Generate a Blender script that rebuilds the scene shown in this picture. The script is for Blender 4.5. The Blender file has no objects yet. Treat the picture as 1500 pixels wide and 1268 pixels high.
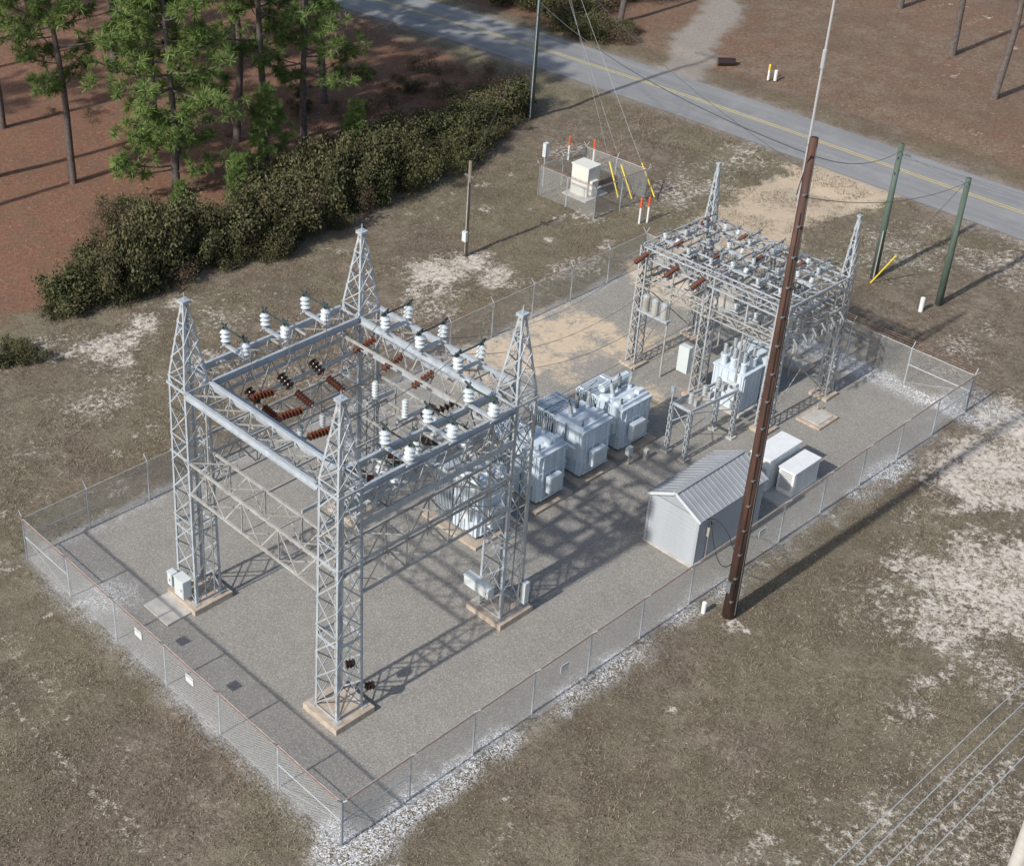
import bpy, math, random, numpy as np
from mathutils import Vector, Matrix
random.seed(7); rng=np.random.default_rng(7)
scene=bpy.context.scene
L,W=39.6,19.6
# ---------------------------------------------------------------- materials
def newmat(name):
    m=bpy.data.materials.new(name); m.use_nodes=True
    nt=m.node_tree; nt.nodes.clear()
    return m,nt
def N(nt,t,**kw):
    n=nt.nodes.new(t)
    for k,v in kw.items(): setattr(n,k,v)
    return n
def mixc(nt,f,a,b,bt='MIX'):
    n=nt.nodes.new('ShaderNodeMix'); n.data_type='RGBA'; n.blend_type=bt
    for s,v in ((n.inputs[0],f),(n.inputs[6],a),(n.inputs[7],b)):
        if isinstance(v,bpy.types.NodeSocket): nt.links.new(v,s)
        elif isinstance(v,(int,float)): s.default_value=v
        else: s.default_value=(v[0],v[1],v[2],1)
    return n.outputs[2]
def math_(nt,op,a,b=None,c=None,clamp=False):
    n=nt.nodes.new('ShaderNodeMath'); n.operation=op; n.use_clamp=clamp
    for i,v in enumerate((a,b,c)):
        if v is None: continue
        if isinstance(v,bpy.types.NodeSocket): nt.links.new(v,n.inputs[i])
        else: n.inputs[i].default_value=v
    return n.outputs[0]
def noise(nt,vec,scale,detail=3,rough=.55,dist=0):
    n=nt.nodes.new('ShaderNodeTexNoise'); n.inputs['Scale'].default_value=scale; n.inputs['Detail'].default_value=detail
    n.inputs['Roughness'].default_value=rough; n.inputs['Distortion'].default_value=dist
    nt.links.new(vec,n.inputs['Vector']); return n.outputs['Fac']
def ramp(nt,f,stops):
    n=nt.nodes.new('ShaderNodeValToRGB'); e=n.color_ramp.elements
    while len(e)<len(stops): e.new(.5)
    for i,(p,c) in enumerate(stops):
        e[i].position=p; e[i].color=(c,c,c,1) if isinstance(c,(int,float)) else (c[0],c[1],c[2],1)
    nt.links.new(f,n.inputs[0]); return n.outputs[0]
def simple(name,col,rough=.6,metal=0,var=.25,scale=3,col2=None,bump=0,streak=False):
    m,nt=newmat(name)
    tc=N(nt,'ShaderNodeTexCoord'); vec=tc.outputs['Object']
    if streak:
        mp=N(nt,'ShaderNodeMapping'); mp.inputs['Scale'].default_value=(1,1,.15); nt.links.new(vec,mp.inputs[0]); vec=mp.outputs[0]
    n1=noise(nt,vec,scale,4,.65); 
    f=ramp(nt,n1,[(.3,0),(.7,1)])
    c2=col2 or tuple(c*(1-var) for c in col)
    c=mixc(nt,f,c2,col)
    b=N(nt,'ShaderNodeBsdfPrincipled'); nt.links.new(c,b.inputs['Base Color'])
    b.inputs['Roughness'].default_value=rough; b.inputs['Metallic'].default_value=metal
    if bump:
        bp=N(nt,'ShaderNodeBump'); bp.inputs['Strength'].default_value=bump; bp.inputs['Distance'].default_value=.02
        nt.links.new(noise(nt,vec,scale*6,3),bp.inputs['Height']); nt.links.new(bp.outputs[0],b.inputs['Normal'])
    o=N(nt,'ShaderNodeOutputMaterial'); nt.links.new(b.outputs[0],o.inputs[0]); return m
M={}
M['galv']=simple('galvanised_steel',(.48,.525,.565),.5,.22,.3,2.5)
M['galvw']=simple('weathered_galvanised',(.44,.45,.44),.6,.1,.3,2,col2=(.27,.25,.22))
M['galvd']=simple('dark_galvanised',(.18,.20,.21),.6,.2,.3,3)
M['conc']=simple('concrete',(.48,.42,.35),.9,0,.3,3,col2=(.32,.25,.19),bump=.3)
M['conc2']=simple('concrete_pale',(.50,.48,.44),.9,0,.3,2,bump=.3)
M['paint']=simple('transformer_paint',(.60,.68,.74),.45,0,.18,1.5,col2=(.46,.52,.57),streak=True)
M['paintd']=simple('radiator_paint',(.50,.57,.62),.5,0,.2,2)
M['cab']=simple('cabinet_paint',(.56,.60,.60),.5,0,.12,2,streak=True)
M['cream']=simple('cream_cabinet',(.66,.66,.60),.6,0,.12,2,streak=True)
M['brown']=simple('brown_porcelain',(.12,.038,.02),.25,0,.4,6)
M['dark']=simple('dark_porcelain',(.035,.02,.018),.3,0,.3,6)
M['porc']=simple('grey_porcelain',(.55,.60,.62),.25,0,.25,6)
M['porcd']=simple('dull_grey_porcelain',(.36,.39,.40),.35,0,.3,6)
M['copper']=simple('oxidised_copper',(.07,.105,.10),.6,.3,.5,8,col2=(.035,.045,.045))
M['wire']=simple('conductor',(.12,.13,.14),.5,.4,.2,3)
M['wirel']=simple('aluminium_conductor',(.6,.62,.64),.45,.4,.2,3)
M['rust']=simple('rusty_wire',(.26,.16,.13),.8,.1,.4,5,col2=(.16,.10,.08))
M['wood']=simple('creosote_wood',(.095,.043,.028),.75,0,.5,4,col2=(.030,.016,.012),bump=.5,streak=True)
M['woodg']=simple('green_treated_wood',(.10,.14,.115),.8,0,.5,4,col2=(.05,.07,.055),bump=.5,streak=True)
M['woodt']=simple('weathered_wood',(.23,.19,.14),.85,0,.4,4,bump=.5,streak=True)
M['bark']=simple('pine_bark',(.15,.125,.115),.95,0,.5,5,col2=(.065,.05,.045),bump=1)
M['white']=simple('white_paint',(.72,.74,.74),.5,0,.12,3,streak=True)
M['yellow']=simple('yellow_plastic',(.72,.55,.05),.5,0,.1,3)
M['orange']=simple('orange_plastic',(.70,.10,.03),.5,0,.1,3)
M['siding']=simple('shed_siding',(.38,.41,.44),.5,.1,.15,1.2,streak=True)
M['sidingd']=simple('shed_siding_lap_gap',(.13,.14,.155),.6,.1,.15,1.2)
M['roof']=simple('shed_roof',(.36,.375,.39),.5,.15,.2,1.5,streak=True)
M['black']=simple('black_rubber',(.02,.02,.02),.6)
M['mastm']=simple('mast_metal',(.55,.56,.58),.4,.4,.1,2)
def chain():
    m,nt=newmat('chain_link_fabric')
    g=N(nt,'ShaderNodeNewGeometry'); s=N(nt,'ShaderNodeSeparateXYZ'); nt.links.new(g.outputs['Position'],s.inputs[0])
    u=math_(nt,'ADD',s.outputs[0],s.outputs[1])
    a=math_(nt,'FRACT',math_(nt,'MULTIPLY',math_(nt,'ADD',u,s.outputs[2]),1/.08))
    b=math_(nt,'FRACT',math_(nt,'MULTIPLY',math_(nt,'SUBTRACT',u,s.outputs[2]),1/.08))
    k=math_(nt,'MAXIMUM',math_(nt,'LESS_THAN',a,.14),math_(nt,'LESS_THAN',b,.14))
    p=N(nt,'ShaderNodeBsdfPrincipled'); p.inputs['Base Color'].default_value=(.46,.475,.48,1); p.inputs['Roughness'].default_value=.5; p.inputs['Metallic'].default_value=.2
    t=N(nt,'ShaderNodeBsdfTransparent'); mx=N(nt,'ShaderNodeMixShader'); nt.links.new(k,mx.inputs[0]); nt.links.new(t.outputs[0],mx.inputs[1]); nt.links.new(p.outputs[0],mx.inputs[2])
    o=N(nt,'ShaderNodeOutputMaterial'); nt.links.new(mx.outputs[0],o.inputs[0]); return m
M['chain']=chain()
def leafmat(name,dark,light,trans=.3,alt=None,altf=.4):
    m,nt=newmat(name)
    a=N(nt,'ShaderNodeAttribute'); a.attribute_name='tone'
    oi=N(nt,'ShaderNodeObjectInfo')
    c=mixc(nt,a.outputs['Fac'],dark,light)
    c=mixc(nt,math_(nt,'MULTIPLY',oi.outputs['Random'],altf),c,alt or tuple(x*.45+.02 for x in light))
    d=N(nt,'ShaderNodeBsdfDiffuse'); nt.links.new(c,d.inputs[0])
    o=N(nt,'ShaderNodeOutputMaterial')
    if trans:
        t=N(nt,'ShaderNodeBsdfTranslucent'); mx=N(nt,'ShaderNodeMixShader'); mx.inputs[0].default_value=trans
        nt.links.new(c,t.inputs[0]); nt.links.new(d.outputs[0],mx.inputs[1]); nt.links.new(t.outputs[0],mx.inputs[2]); nt.links.new(mx.outputs[0],o.inputs[0])
    else: nt.links.new(d.outputs[0],o.inputs[0])
    return m
M['needle']=leafmat('pine_needles',(.055,.10,.026),(.29,.38,.13),.25,altf=.2)
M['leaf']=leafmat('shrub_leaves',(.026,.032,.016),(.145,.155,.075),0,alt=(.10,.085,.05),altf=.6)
M['dryleaf']=leafmat('dry_brush',(.06,.045,.03),(.24,.18,.12),0)
M['grassb']=leafmat('grass_blades',(.12,.095,.065),(.34,.285,.21),0)
# ---------------------------------------------------------------- mesh builder
class MB:
    def __init__(s): s.v=[];s.f=[];s.m=[];s.mats=[]
    def mi(s,k):
        if k not in s.mats: s.mats.append(k)
        return s.mats.index(k)
    def hexa(s,c,mat):
        b=len(s.v); s.v+= [tuple(q) for q in c]; i=s.mi(mat)
        for f in ((0,3,2,1),(4,5,6,7),(0,1,5,4),(1,2,6,5),(2,3,7,6),(3,0,4,7)):
            s.f.append(tuple(b+j for j in f)); s.m.append(i)
    def box(s,x0,y0,z0,x1,y1,z1,mat):
        s.hexa([(x0,y0,z0),(x1,y0,z0),(x1,y1,z0),(x0,y1,z0),(x0,y0,z1),(x1,y0,z1),(x1,y1,z1),(x0,y1,z1)],mat)
    def bar(s,p,q,w,t=None,mat='galv',up=(0,0,1)):
        t=t or w; p=Vector(p);q=Vector(q);d=(q-p)
        if d.length<1e-6: return
        d.normalize(); u=Vector(up)
        if abs(d.dot(u))>.98: u=Vector((1,0,0))
        a=d.cross(u).normalized()*t/2; b=a.cross(d).normalized()*w/2
        s.hexa([p-a-b,p+a-b,p+a+b,p-a+b,q-a-b,q+a-b,q+a+b,q-a+b],mat)
    def angle(s,p,q,w,sx,sy,mat='galv',t=.014):
        p=Vector(p);q=Vector(q)
        s.hexa([p,p+Vector((sx*w,0,0)),p+Vector((sx*w,sy*t,0)),p+Vector((0,sy*t,0)),q,q+Vector((sx*w,0,0)),q+Vector((sx*w,sy*t,0)),q+Vector((0,sy*t,0))],mat)
        s.hexa([p,p+Vector((sx*t,0,0)),p+Vector((sx*t,sy*w,0)),p+Vector((0,sy*w,0)),q,q+Vector((sx*t,0,0)),q+Vector((sx*t,sy*w,0)),q+Vector((0,sy*w,0))],mat)
    def rings(s,pts,rad,n,mat,cap=True):
        i=s.mi(mat); pts=[Vector(p) for p in pts]; b=len(s.v)
        for k,p in enumerate(pts):
            d=(pts[min(k+1,len(pts)-1)]-pts[max(k-1,0)])
            if d.length<1e-7: d=Vector((0,0,1))
            d.normalize(); u=Vector((0,0,1)) if abs(d.z)<.9 else Vector((1,0,0))
            a=d.cross(u).normalized(); c=a.cross(d).normalized()
            for j in range(n):
                t=2*math.pi*j/n; s.v.append(tuple(p+(a*math.cos(t)+c*math.sin(t))*rad[k]))
        for k in range(len(pts)-1):
            for j in range(n):
                j2=(j+1)%n; s.f.append((b+k*n+j,b+k*n+j2,b+(k+1)*n+j2,b+(k+1)*n+j)); s.m.append(i)
        if cap:
            s.f.append(tuple(b+j for j in range(n))[::-1]); s.m.append(i)
            e=b+(len(pts)-1)*n; s.f.append(tuple(e+j for j in range(n))); s.m.append(i)
    def cyl(s,p,q,r,r2=None,n=10,mat='galv'): s.rings([p,q],[r,r if r2 is None else r2],n,mat)
    def stack(s,p,q,r,nd,mat,core=.35,n=10):
        p=Vector(p);q=Vector(q);P=[p];R=[r*core]
        for i in range(nd):
            t0=(i+.1)/nd;t1=(i+.35)/nd;t2=(i+.8)/nd
            P+=[p.lerp(q,t0),p.lerp(q,t1),p.lerp(q,t2)]; R+=[r*core,r,r*core*1.15]
        P.append(q);R.append(r*core); s.rings(P,R,n,mat)
    def wire(s,p,q,sag=.5,r=.012,mat='wire',n=10):
        p=Vector(p);q=Vector(q); P=[]
        if abs(sag)<1e-6: n=1
        for i in range(n+1):
            t=i/n; v=p.lerp(q,t); v.z-=sag*4*t*(1-t); P.append(v)
        s.rings(P,[r]*(n+1),4,mat,False)
    def build(s,name,parent=None,smooth=False,bevel=0):
        me=bpy.data.meshes.new(name); me.from_pydata(s.v,[],s.f); 
        for k in s.mats: me.materials.append(M[k])
        me.polygons.foreach_set('material_index',s.m)
        if smooth: me.polygons.foreach_set('use_smooth',[True]*len(s.f))
        me.update(); o=bpy.data.objects.new(name,me); scene.collection.objects.link(o)
        if parent: o.parent=parent
        if bevel:
            b=o.modifiers.new('bevel','BEVEL'); b.width=bevel; b.segments=2; b.limit_method='ANGLE'
        return o
def empty(name,loc=(0,0,0)):
    o=bpy.data.objects.new(name,None); o.location=loc; scene.collection.objects.link(o); return o
# ---------------------------------------------------------------- numpy noise
_lat=[np.random.default_rng(100+i).random((256,256)) for i in range(8)]
def vn(x,y,sc,seed=0):
    g=_lat[seed%8]; x=x/sc+seed*17.3; y=y/sc+seed*9.1
    xi=np.floor(x).astype(int);yi=np.floor(y).astype(int);fx=x-xi;fy=y-yi
    fx=fx*fx*(3-2*fx);fy=fy*fy*(3-2*fy)
    a=g[xi%256,yi%256];b=g[(xi+1)%256,yi%256];c=g[xi%256,(yi+1)%256];d=g[(xi+1)%256,(yi+1)%256]
    return (a*(1-fx)+b*fx)*(1-fy)+(c*(1-fx)+d*fx)*fy
def fbm(x,y,sc,seed=0,o=4):
    r=0;a=.5;t=0
    for i in range(o): r=r+a*vn(x,y,sc/2**i,seed+i);t+=a;a*=.55
    return r/t
def ss(a,b,x):
    t=np.clip((x-a)/(b-a),0,1); return t*t*(3-2*t)
def roadc(y):
    y=np.asarray(y,float); d=np.clip(y-25,0,35)
    return 62.2-.0016*d*d-np.clip(y-60,0,None)*.112
def hedge_f(x): return np.interp(x,[5,9.7,16,25.7,35.7,45.2,51,55],[35.6,35,34.2,33.6,34.6,36.6,38.5,41])
# ---------------------------------------------------------------- ground
def axis(a,b,st,far):
    fine=np.arange(a,b+st,st); l=[];d=st;x=a
    while x>-far: d*=1.35;x-=d;l.append(x)
    r=[];d=st;x=fine[-1]
    while x<far: d*=1.35;x+=d;r.append(x)
    return np.array(l[::-1]+list(fine)+r)
gx=axis(-12,104,.2,1800); gy=axis(-20,88,.2,1800)
X,Y=np.meshgrid(gx,gy,indexing='ij')
n1=fbm(X,Y,3,0);n2=fbm(X,Y,1.2,3);n3=fbm(X,Y,9,5);n4=fbm(X,Y,.7,7,2)
d=np.maximum(np.maximum(-X,X-L),np.maximum(-Y,Y-W))
yard=ss(.35,.05,d+(n2-.5)*.9)
wg=ss(.9,.2,np.abs(Y+.35)+(n2-.5)*1.5)*ss(-1.5,0,X)*ss(41.5,40,X)*(.2+.85*ss(.4,.62,n1))
corner=ss(2.0,.6,np.hypot(X-.1,Y+.1)+(n2-.5)*2)+ss(2.6,.8,np.hypot(X-39.9,Y-.1)+(n2-.5)*2)
wr=ss(1.2,.3,np.abs(X-39.3)+(n2-.5)*1.2)*ss(-.5,1,Y)*ss(19,14,Y)*.75
wl=ss(.8,.1,np.abs(X+.15)+(n2-.5)*1.1)*ss(-1,1,Y)*ss(20,17,Y)*.3
wl2=ss(1.5,.5,np.hypot(X-1.0,Y-15.3)*.9+(n2-.5)*1.5)*.7
wb=ss(.7,.1,np.abs(Y-W)+(n2-.5)*1.1)*ss(-1,1,X)*ss(41,39,X)*.3
wgm=np.clip(wg+corner+wr+wl+wl2+wb,0,1)*ss(.33,.5,n2+.12)
def blob(x,y,r,ry=None,e=1.0):
    ry=ry or r
    q=np.hypot((X-x)/r,(Y-y)/ry); return ss(1.5,.1,q+(n1-.5)*1.6+(n2-.5)*1.4+(n4-.5)*.8)*e
def seg(pts,w):
    m=np.zeros_like(X)
    for (x0,y0),(x1,y1) in zip(pts[:-1],pts[1:]):
        dx,dy=x1-x0,y1-y0;t=np.clip(((X-x0)*dx+(Y-y0)*dy)/(dx*dx+dy*dy),0,1)
        dd=np.hypot(X-x0-t*dx,Y-y0-t*dy); m=np.maximum(m,ss(1.1,.55,dd/w+(n1-.5)*.9+(n2-.5)*.5))
    return m
white=blob(36,-3.5,5.5,2.8)*.95
for b in [(29.5,-8,6.5,4,.85),(40.5,-2.5,4,2,.85),(12,31.8,4.2,2,.9),(8,33.5,3,1.6,.8),(31,26.2,2.8,1.8,1),(32.5,24.3,1.8,2.2,.85),(24,-10,3,2,.5),(20,-9,1.6,1,.5),(57,6,5,3,.5),(50,24,6,2.4,.55),(55,25,5,2,.55),(13,-7,.6,.4,.75),(49,33,3,1.4,.5),(5.5,-2.2,.4,.3,1),(8,28,3.5,1.8,.5),(27,24,3.5,1.6,.5),(45,3,4,1.6,.5),(0,27,6,2,.35),(18,30,4.5,1.8,.45),(36,22,3.4,1.4,.5),(24,-5,5,2,.3),(13,-12,5,3,.4),(17,-13,4,3,.4),(52,12,5,3,.45),(-7,14,2,4,.4),(20,23,5,1.5,.4),(44,14,3,3,.45)]:
    white=np.maximum(white,blob(*b))
spot=ss(.58,.76,fbm(X,Y,1.3,6))*ss(.40,.64,n3)*.65
white=np.maximum(white,spot*(Y<34)); 
tan=np.maximum(seg([(40,17.2),(47,18.6),(52,18.8),(60,17.5)],3.6),blob(56,19.0,4.4,3.2))
tan=np.maximum(tan,blob(30.5,17.6,4.8,3.2,.95)); tan=np.maximum(tan,blob(32,14.6,3.3,1.7,.8)); tan=np.maximum(tan,blob(28.8,10.6,1.8,1.2,.8)); tan=np.maximum(tan,blob(25.5,17.5,3,1.7,.6))
tan*=(.6+.4*ss(.35,.55,n2))
rc=roadc(Y); rd=np.abs(X-rc)
edge=ss(4.3,3.2,rd+(n2-.5)*1.2)*.4
drv=seg([(64.5,37),(68,38),(73,41.5),(79,43),(86,49)],2.0)
straw=ss(-.6,1.6,Y-(hedge_f(X)+2.2)+(n1-.5)*3)*ss(57,53,X+(n1-.5)*4)
straw=np.maximum(straw,.62*ss(65.5,69,X+(n1-.5)*3)*(.55+.45*ss(.4,.6,n3)))
straw=np.maximum(straw,.8*ss(60,64,X)*ss(46,50,Y+(n1-.5)*3)*ss(65,67,X))
green=ss(.42,.6,n3+(n1-.5)*.3)*.45*(1-straw)
green=np.maximum(green,.9*ss(3.9,4.8,rd)*ss(8.5,5.5,rd)*ss(.38,.55,n1)*.8)
green=np.maximum(green,.6*ss(-4.5,-6.5,X+(n1-.5)*2)*ss(.3,.5,n1)*(Y<24)); green=np.maximum(green,.6*seg([(42,22),(50,22),(56,26)],2.5)); green=np.maximum(green,.6*blob(50,13,4,4))
dark=ss(.50,.70,fbm(X,Y,3.4,1))*.65
dark=np.maximum(dark,.5*ss(1.5,.4,np.abs(Y+1.7)+(n2-.5)*1.6)*(X>-1)*(X<42))
dark=np.maximum(dark,.4*ss(.9,.2,np.abs(X+1.8)+(n1-.5)*1.5)*(Y>-2)*(Y<22)); 
trk=(ss(.6,.05,np.abs(X+3.3)+(n1-.5)*.9)+ss(.6,.05,np.abs(X+4.9)+(n1-.5)*.9))*.38*(Y<26)*(Y>-16)*ss(.42,.62,n2)
white=np.maximum(white,trk)
straw*= (1-drv)
Z=(fbm(X,Y,4,4,3)-.5)*.16*ss(.6,3,d)*ss(3.6,7,rd)
Z-=.28*np.exp(-((rd-7)/1.4)**2)*.5
nx,ny=X.shape
co=np.stack([X,Y,Z],-1).reshape(-1,3)
ii,jj=np.meshgrid(np.arange(nx-1),np.arange(ny-1),indexing='ij'); a=(ii*ny+jj).ravel()
quads=np.stack([a,a+ny,a+ny+1,a+1],1)
def npmesh(name,co,faces,mats,attrs=None,smooth=False):
    me=bpy.data.meshes.new(name); k=faces.shape[1]
    me.vertices.add(len(co)); me.vertices.foreach_set('co',np.ascontiguousarray(co,dtype=np.float32).ravel())
    me.loops.add(faces.size); me.loops.foreach_set('vertex_index',faces.astype(np.int32).ravel())
    me.polygons.add(len(faces)); me.polygons.foreach_set('loop_start',np.arange(0,faces.size,k,dtype=np.int32))
    me.polygons.foreach_set('loop_total',np.full(len(faces),k,dtype=np.int32))
    if smooth: me.polygons.foreach_set('use_smooth',np.ones(len(faces),dtype=bool))
    for m in mats: me.materials.append(m)
    for nm,arr in (attrs or {}).items():
        if arr.ndim==1:
            at=me.attributes.new(nm,'FLOAT','POINT'); at.data.foreach_set('value',arr.astype(np.float32))
        else:
            at=me.attributes.new(nm,'FLOAT_COLOR','POINT'); at.data.foreach_set('color',np.ascontiguousarray(arr,dtype=np.float32).ravel())
    me.update(calc_edges=True); return me
def obj(name,me,parent=None,loc=(0,0,0)):
    o=bpy.data.objects.new(name,me); o.location=loc; scene.collection.objects.link(o)
    if parent: o.parent=parent
    return o
def groundmat():
    m,nt=newmat('ground_soil')
    g=N(nt,'ShaderNodeNewGeometry'); vec=g.outputs['Position']
    def attr(n):
        a=N(nt,'ShaderNodeAttribute'); a.attribute_name=n; s=N(nt,'ShaderNodeSeparateColor'); nt.links.new(a.outputs['Color'],s.inputs[0]); return s.outputs[0],s.outputs[1],s.outputs[2],a.outputs['Alpha']
    yard_,wg_,white_,tan_=attr('mA'); straw_,green_,dark_,drv_=attr('mB')
    nA=noise(nt,vec,.75,5,.72,.3); nB=noise(nt,vec,3.6,5,.75,.4); nC=noise(nt,vec,15,3,.8)
    vg=N(nt,'ShaderNodeTexVoronoi'); vg.inputs['Scale'].default_value=20; nt.links.new(vec,vg.inputs['Vector'])
    sepg=N(nt,'ShaderNodeSeparateColor'); nt.links.new(vg.outputs['Color'],sepg.inputs[0])
    c=mixc(nt,ramp(nt,nB,[(.36,0),(.64,1)]),(.125,.098,.070),(.255,.210,.158))
    c=mixc(nt,math_(nt,'MULTIPLY',ramp(nt,nA,[(.50,0),(.62,1)]),.5),c,(.31,.26,.195))
    c=mixc(nt,math_(nt,'MULTIPLY',ramp(nt,nA,[(.38,1),(.48,0)]),.5),c,(.115,.086,.06))
    c=mixc(nt,math_(nt,'MULTIPLY',green_,ramp(nt,nB,[(.35,.3),(.6,1)])),c,(.15,.152,.082))
    c=mixc(nt,math_(nt,'MULTIPLY',ramp(nt,nC,[(.54,0),(.62,1)]),.45),c,(.38,.33,.27))
    c=mixc(nt,math_(nt,'MULTIPLY',ramp(nt,nC,[(.37,1),(.46,0)]),.65),c,(.06,.046,.032))
    c=mixc(nt,math_(nt,'MULTIPLY',dark_,.6),c,mixc(nt,ramp(nt,nC,[(.4,0),(.6,1)]),(.065,.05,.037),(.18,.142,.108)))
    st=mixc(nt,ramp(nt,nB,[(.3,0),(.7,1)]),(.165,.082,.055),(.31,.170,.115))
    st=mixc(nt,math_(nt,'MULTIPLY',ramp(nt,nA,[(.46,0),(.60,1)]),.55),st,(.18,.13,.092))
    st=mixc(nt,math_(nt,'MULTIPLY',ramp(nt,nC,[(.38,1),(.48,0)]),.5),st,(.07,.043,.03))
    st=mixc(nt,math_(nt,'MULTIPLY',ramp(nt,nC,[(.56,0),(.64,1)]),.35),st,(.40,.27,.20))
    c=mixc(nt,straw_,c,st)
    mixn=math_(nt,'ADD',math_(nt,'MULTIPLY',nB,.62),math_(nt,'MULTIPLY',nC,.38))
    wf=math_(nt,'MULTIPLY',math_(nt,'SUBTRACT',math_(nt,'ADD',mixn,math_(nt,'MULTIPLY',white_,.25)),.595),8,clamp=True)
    c=mixc(nt,wf,c,mixc(nt,ramp(nt,nB,[(.35,0),(.62,1)]),(.42,.36,.285),(.68,.63,.56)))
    tf=math_(nt,'MULTIPLY',math_(nt,'SUBTRACT',math_(nt,'ADD',mixn,math_(nt,'MULTIPLY',tan_,.40)),.58),6,clamp=True)
    y=mixc(nt,ramp(nt,nA,[(.35,0),(.68,1)]),(.285,.27,.243),(.235,.222,.20))
    y=mixc(nt,math_(nt,'MULTIPLY',ramp(nt,sepg.outputs[0],[(.4,0),(1,1)]),.5),y,(.45,.435,.40))
    y=mixc(nt,math_(nt,'MULTIPLY',ramp(nt,nC,[(.38,1),(.52,0)]),.5),y,(.12,.112,.10))
    c=mixc(nt,yard_,c,y)
    c=mixc(nt,tf,c,mixc(nt,nB,(.42,.335,.24),(.64,.53,.40)))
    wgc=mixc(nt,sepg.outputs[1],(.32,.32,.32),(.85,.86,.87))
    wgf=math_(nt,'MULTIPLY',wg_,ramp(nt,math_(nt,'ADD',math_(nt,'MULTIPLY',sepg.outputs[2],.5),math_(nt,'MULTIPLY',nB,.5)),[(.38,0),(.52,1)]))
    c=mixc(nt,wgf,c,wgc)
    c=mixc(nt,drv_,c,mixc(nt,nB,(.25,.22,.19),(.40,.36,.32)))
    b=N(nt,'ShaderNodeBsdfPrincipled'); nt.links.new(c,b.inputs['Base Color']); b.inputs['Roughness'].default_value=.95; b.inputs['Specular IOR Level'].default_value=.1
    bp=N(nt,'ShaderNodeBump'); bp.inputs['Strength'].default_value=.9; bp.inputs['Distance'].default_value=.06
    h=math_(nt,'ADD',nC,math_(nt,'MULTIPLY',nB,1.7)); h=math_(nt,'MULTIPLY',h,math_(nt,'SUBTRACT',1,math_(nt,'MULTIPLY',yard_,.7)))
    nt.links.new(h,bp.inputs['Height']); nt.links.new(bp.outputs[0],b.inputs['Normal'])
    o=N(nt,'ShaderNodeOutputMaterial'); nt.links.new(b.outputs[0],o.inputs[0]); return m
A=np.stack([yard,wgm,np.clip(white,0,1)*(1-yard),tan],-1).reshape(-1,4)
B=np.stack([straw,np.clip(green,0,1),dark,np.clip(drv*.9+edge,0,1)*(X>40)],-1).reshape(-1,4)
obj('ground',npmesh('ground',co,quads,[groundmat()],{'mA':A,'mB':B},True))
# ---------------------------------------------------------------- road
def roadmat():
    m,nt=newmat('asphalt_road')
    g=N(nt,'ShaderNodeNewGeometry'); vec=g.outputs['Position']
    mp=N(nt,'ShaderNodeMapping'); mp.inputs['Scale'].default_value=(1,.06,1); nt.links.new(vec,mp.inputs[0])
    c=mixc(nt,ramp(nt,noise(nt,mp.outputs[0],1.3,4),[(.35,0),(.65,1)]),(.21,.213,.215),(.275,.278,.278))
    c=mixc(nt,math_(nt,'MULTIPLY',noise(nt,vec,25,3,.7),.45),c,(.15,.152,.154))
    c=mixc(nt,math_(nt,'MULTIPLY',ramp(nt,noise(nt,vec,.5,5,.7),[(.5,0),(.68,1)]),.35),c,(.34,.33,.31))
    b=N(nt,'ShaderNodeBsdfPrincipled'); nt.links.new(c,b.inputs['Base Color']); b.inputs['Roughness'].default_value=.85
    o=N(nt,'ShaderNodeOutputMaterial'); nt.links.new(b.outputs[0],o.inputs[0]); return m
M['road']=roadmat()
M['yline']=simple('road_paint_yellow',(.60,.47,.15),.8,0,.35,3,col2=(.40,.34,.19))
def strip(mb,o0,o1,z,mat):
    ys=np.arange(-400,402,2.0); 
    for a_,b_ in zip(ys[:-1],ys[1:]):
        ca,cb=float(roadc(a_)),float(roadc(b_)); i=mb.mi(mat); k=len(mb.v)
        mb.v+=[(ca+o0,a_,z),(ca+o1,a_,z),(cb+o1,b_,z),(cb+o0,b_,z)]; mb.f.append((k,k+1,k+2,k+3)); mb.m.append(i)
mb=MB(); strip(mb,-3.2,3.2,.03,'road'); mb.build('road')
mb=MB(); strip(mb,.10,.21,.036,'yline'); strip(mb,.36,.47,.036,'yline'); mb.build('road_markings')
# ---------------------------------------------------------------- lattice towers
def lattice(mb,c,z0,z1,h0,h1,n,leg,br,mleg='galv',mbr='galv',cz=True,bt=.025):
    cx,cy=c; S=[(-1,-1),(1,-1),(1,1),(-1,1)]
    H=lambda z:h0+(h1-h0)*(z-z0)/(z1-z0)
    for sx,sy in S:
        mb.angle((cx+sx*h0,cy+sy*h0,z0),(cx+sx*h1,cy+sy*h1,z1),leg,-sx,-sy,mleg)
    zs=[z0+(z1-z0)*i/n for i in range(n+1)]
    for k in range(4):
        a,b=S[k],S[(k+1)%4]
        for i in range(n):
            za,zb=zs[i],zs[i+1];ha,hb=H(za),H(zb)
            p1=(cx+a[0]*ha,cy+a[1]*ha,za);p2=(cx+b[0]*hb,cy+b[1]*hb,zb)
            q1=(cx+b[0]*ha,cy+b[1]*ha,za);q2=(cx+a[0]*hb,cy+a[1]*hb,zb)
            mb.bar(p1,p2,br,bt,mbr if (i+k)%3 else 'galvw'); mb.bar(q1,q2,br,bt*.6,mbr)
            if cz and i%3==0: mb.bar(p1,q1,br,bt,mbr)
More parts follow.
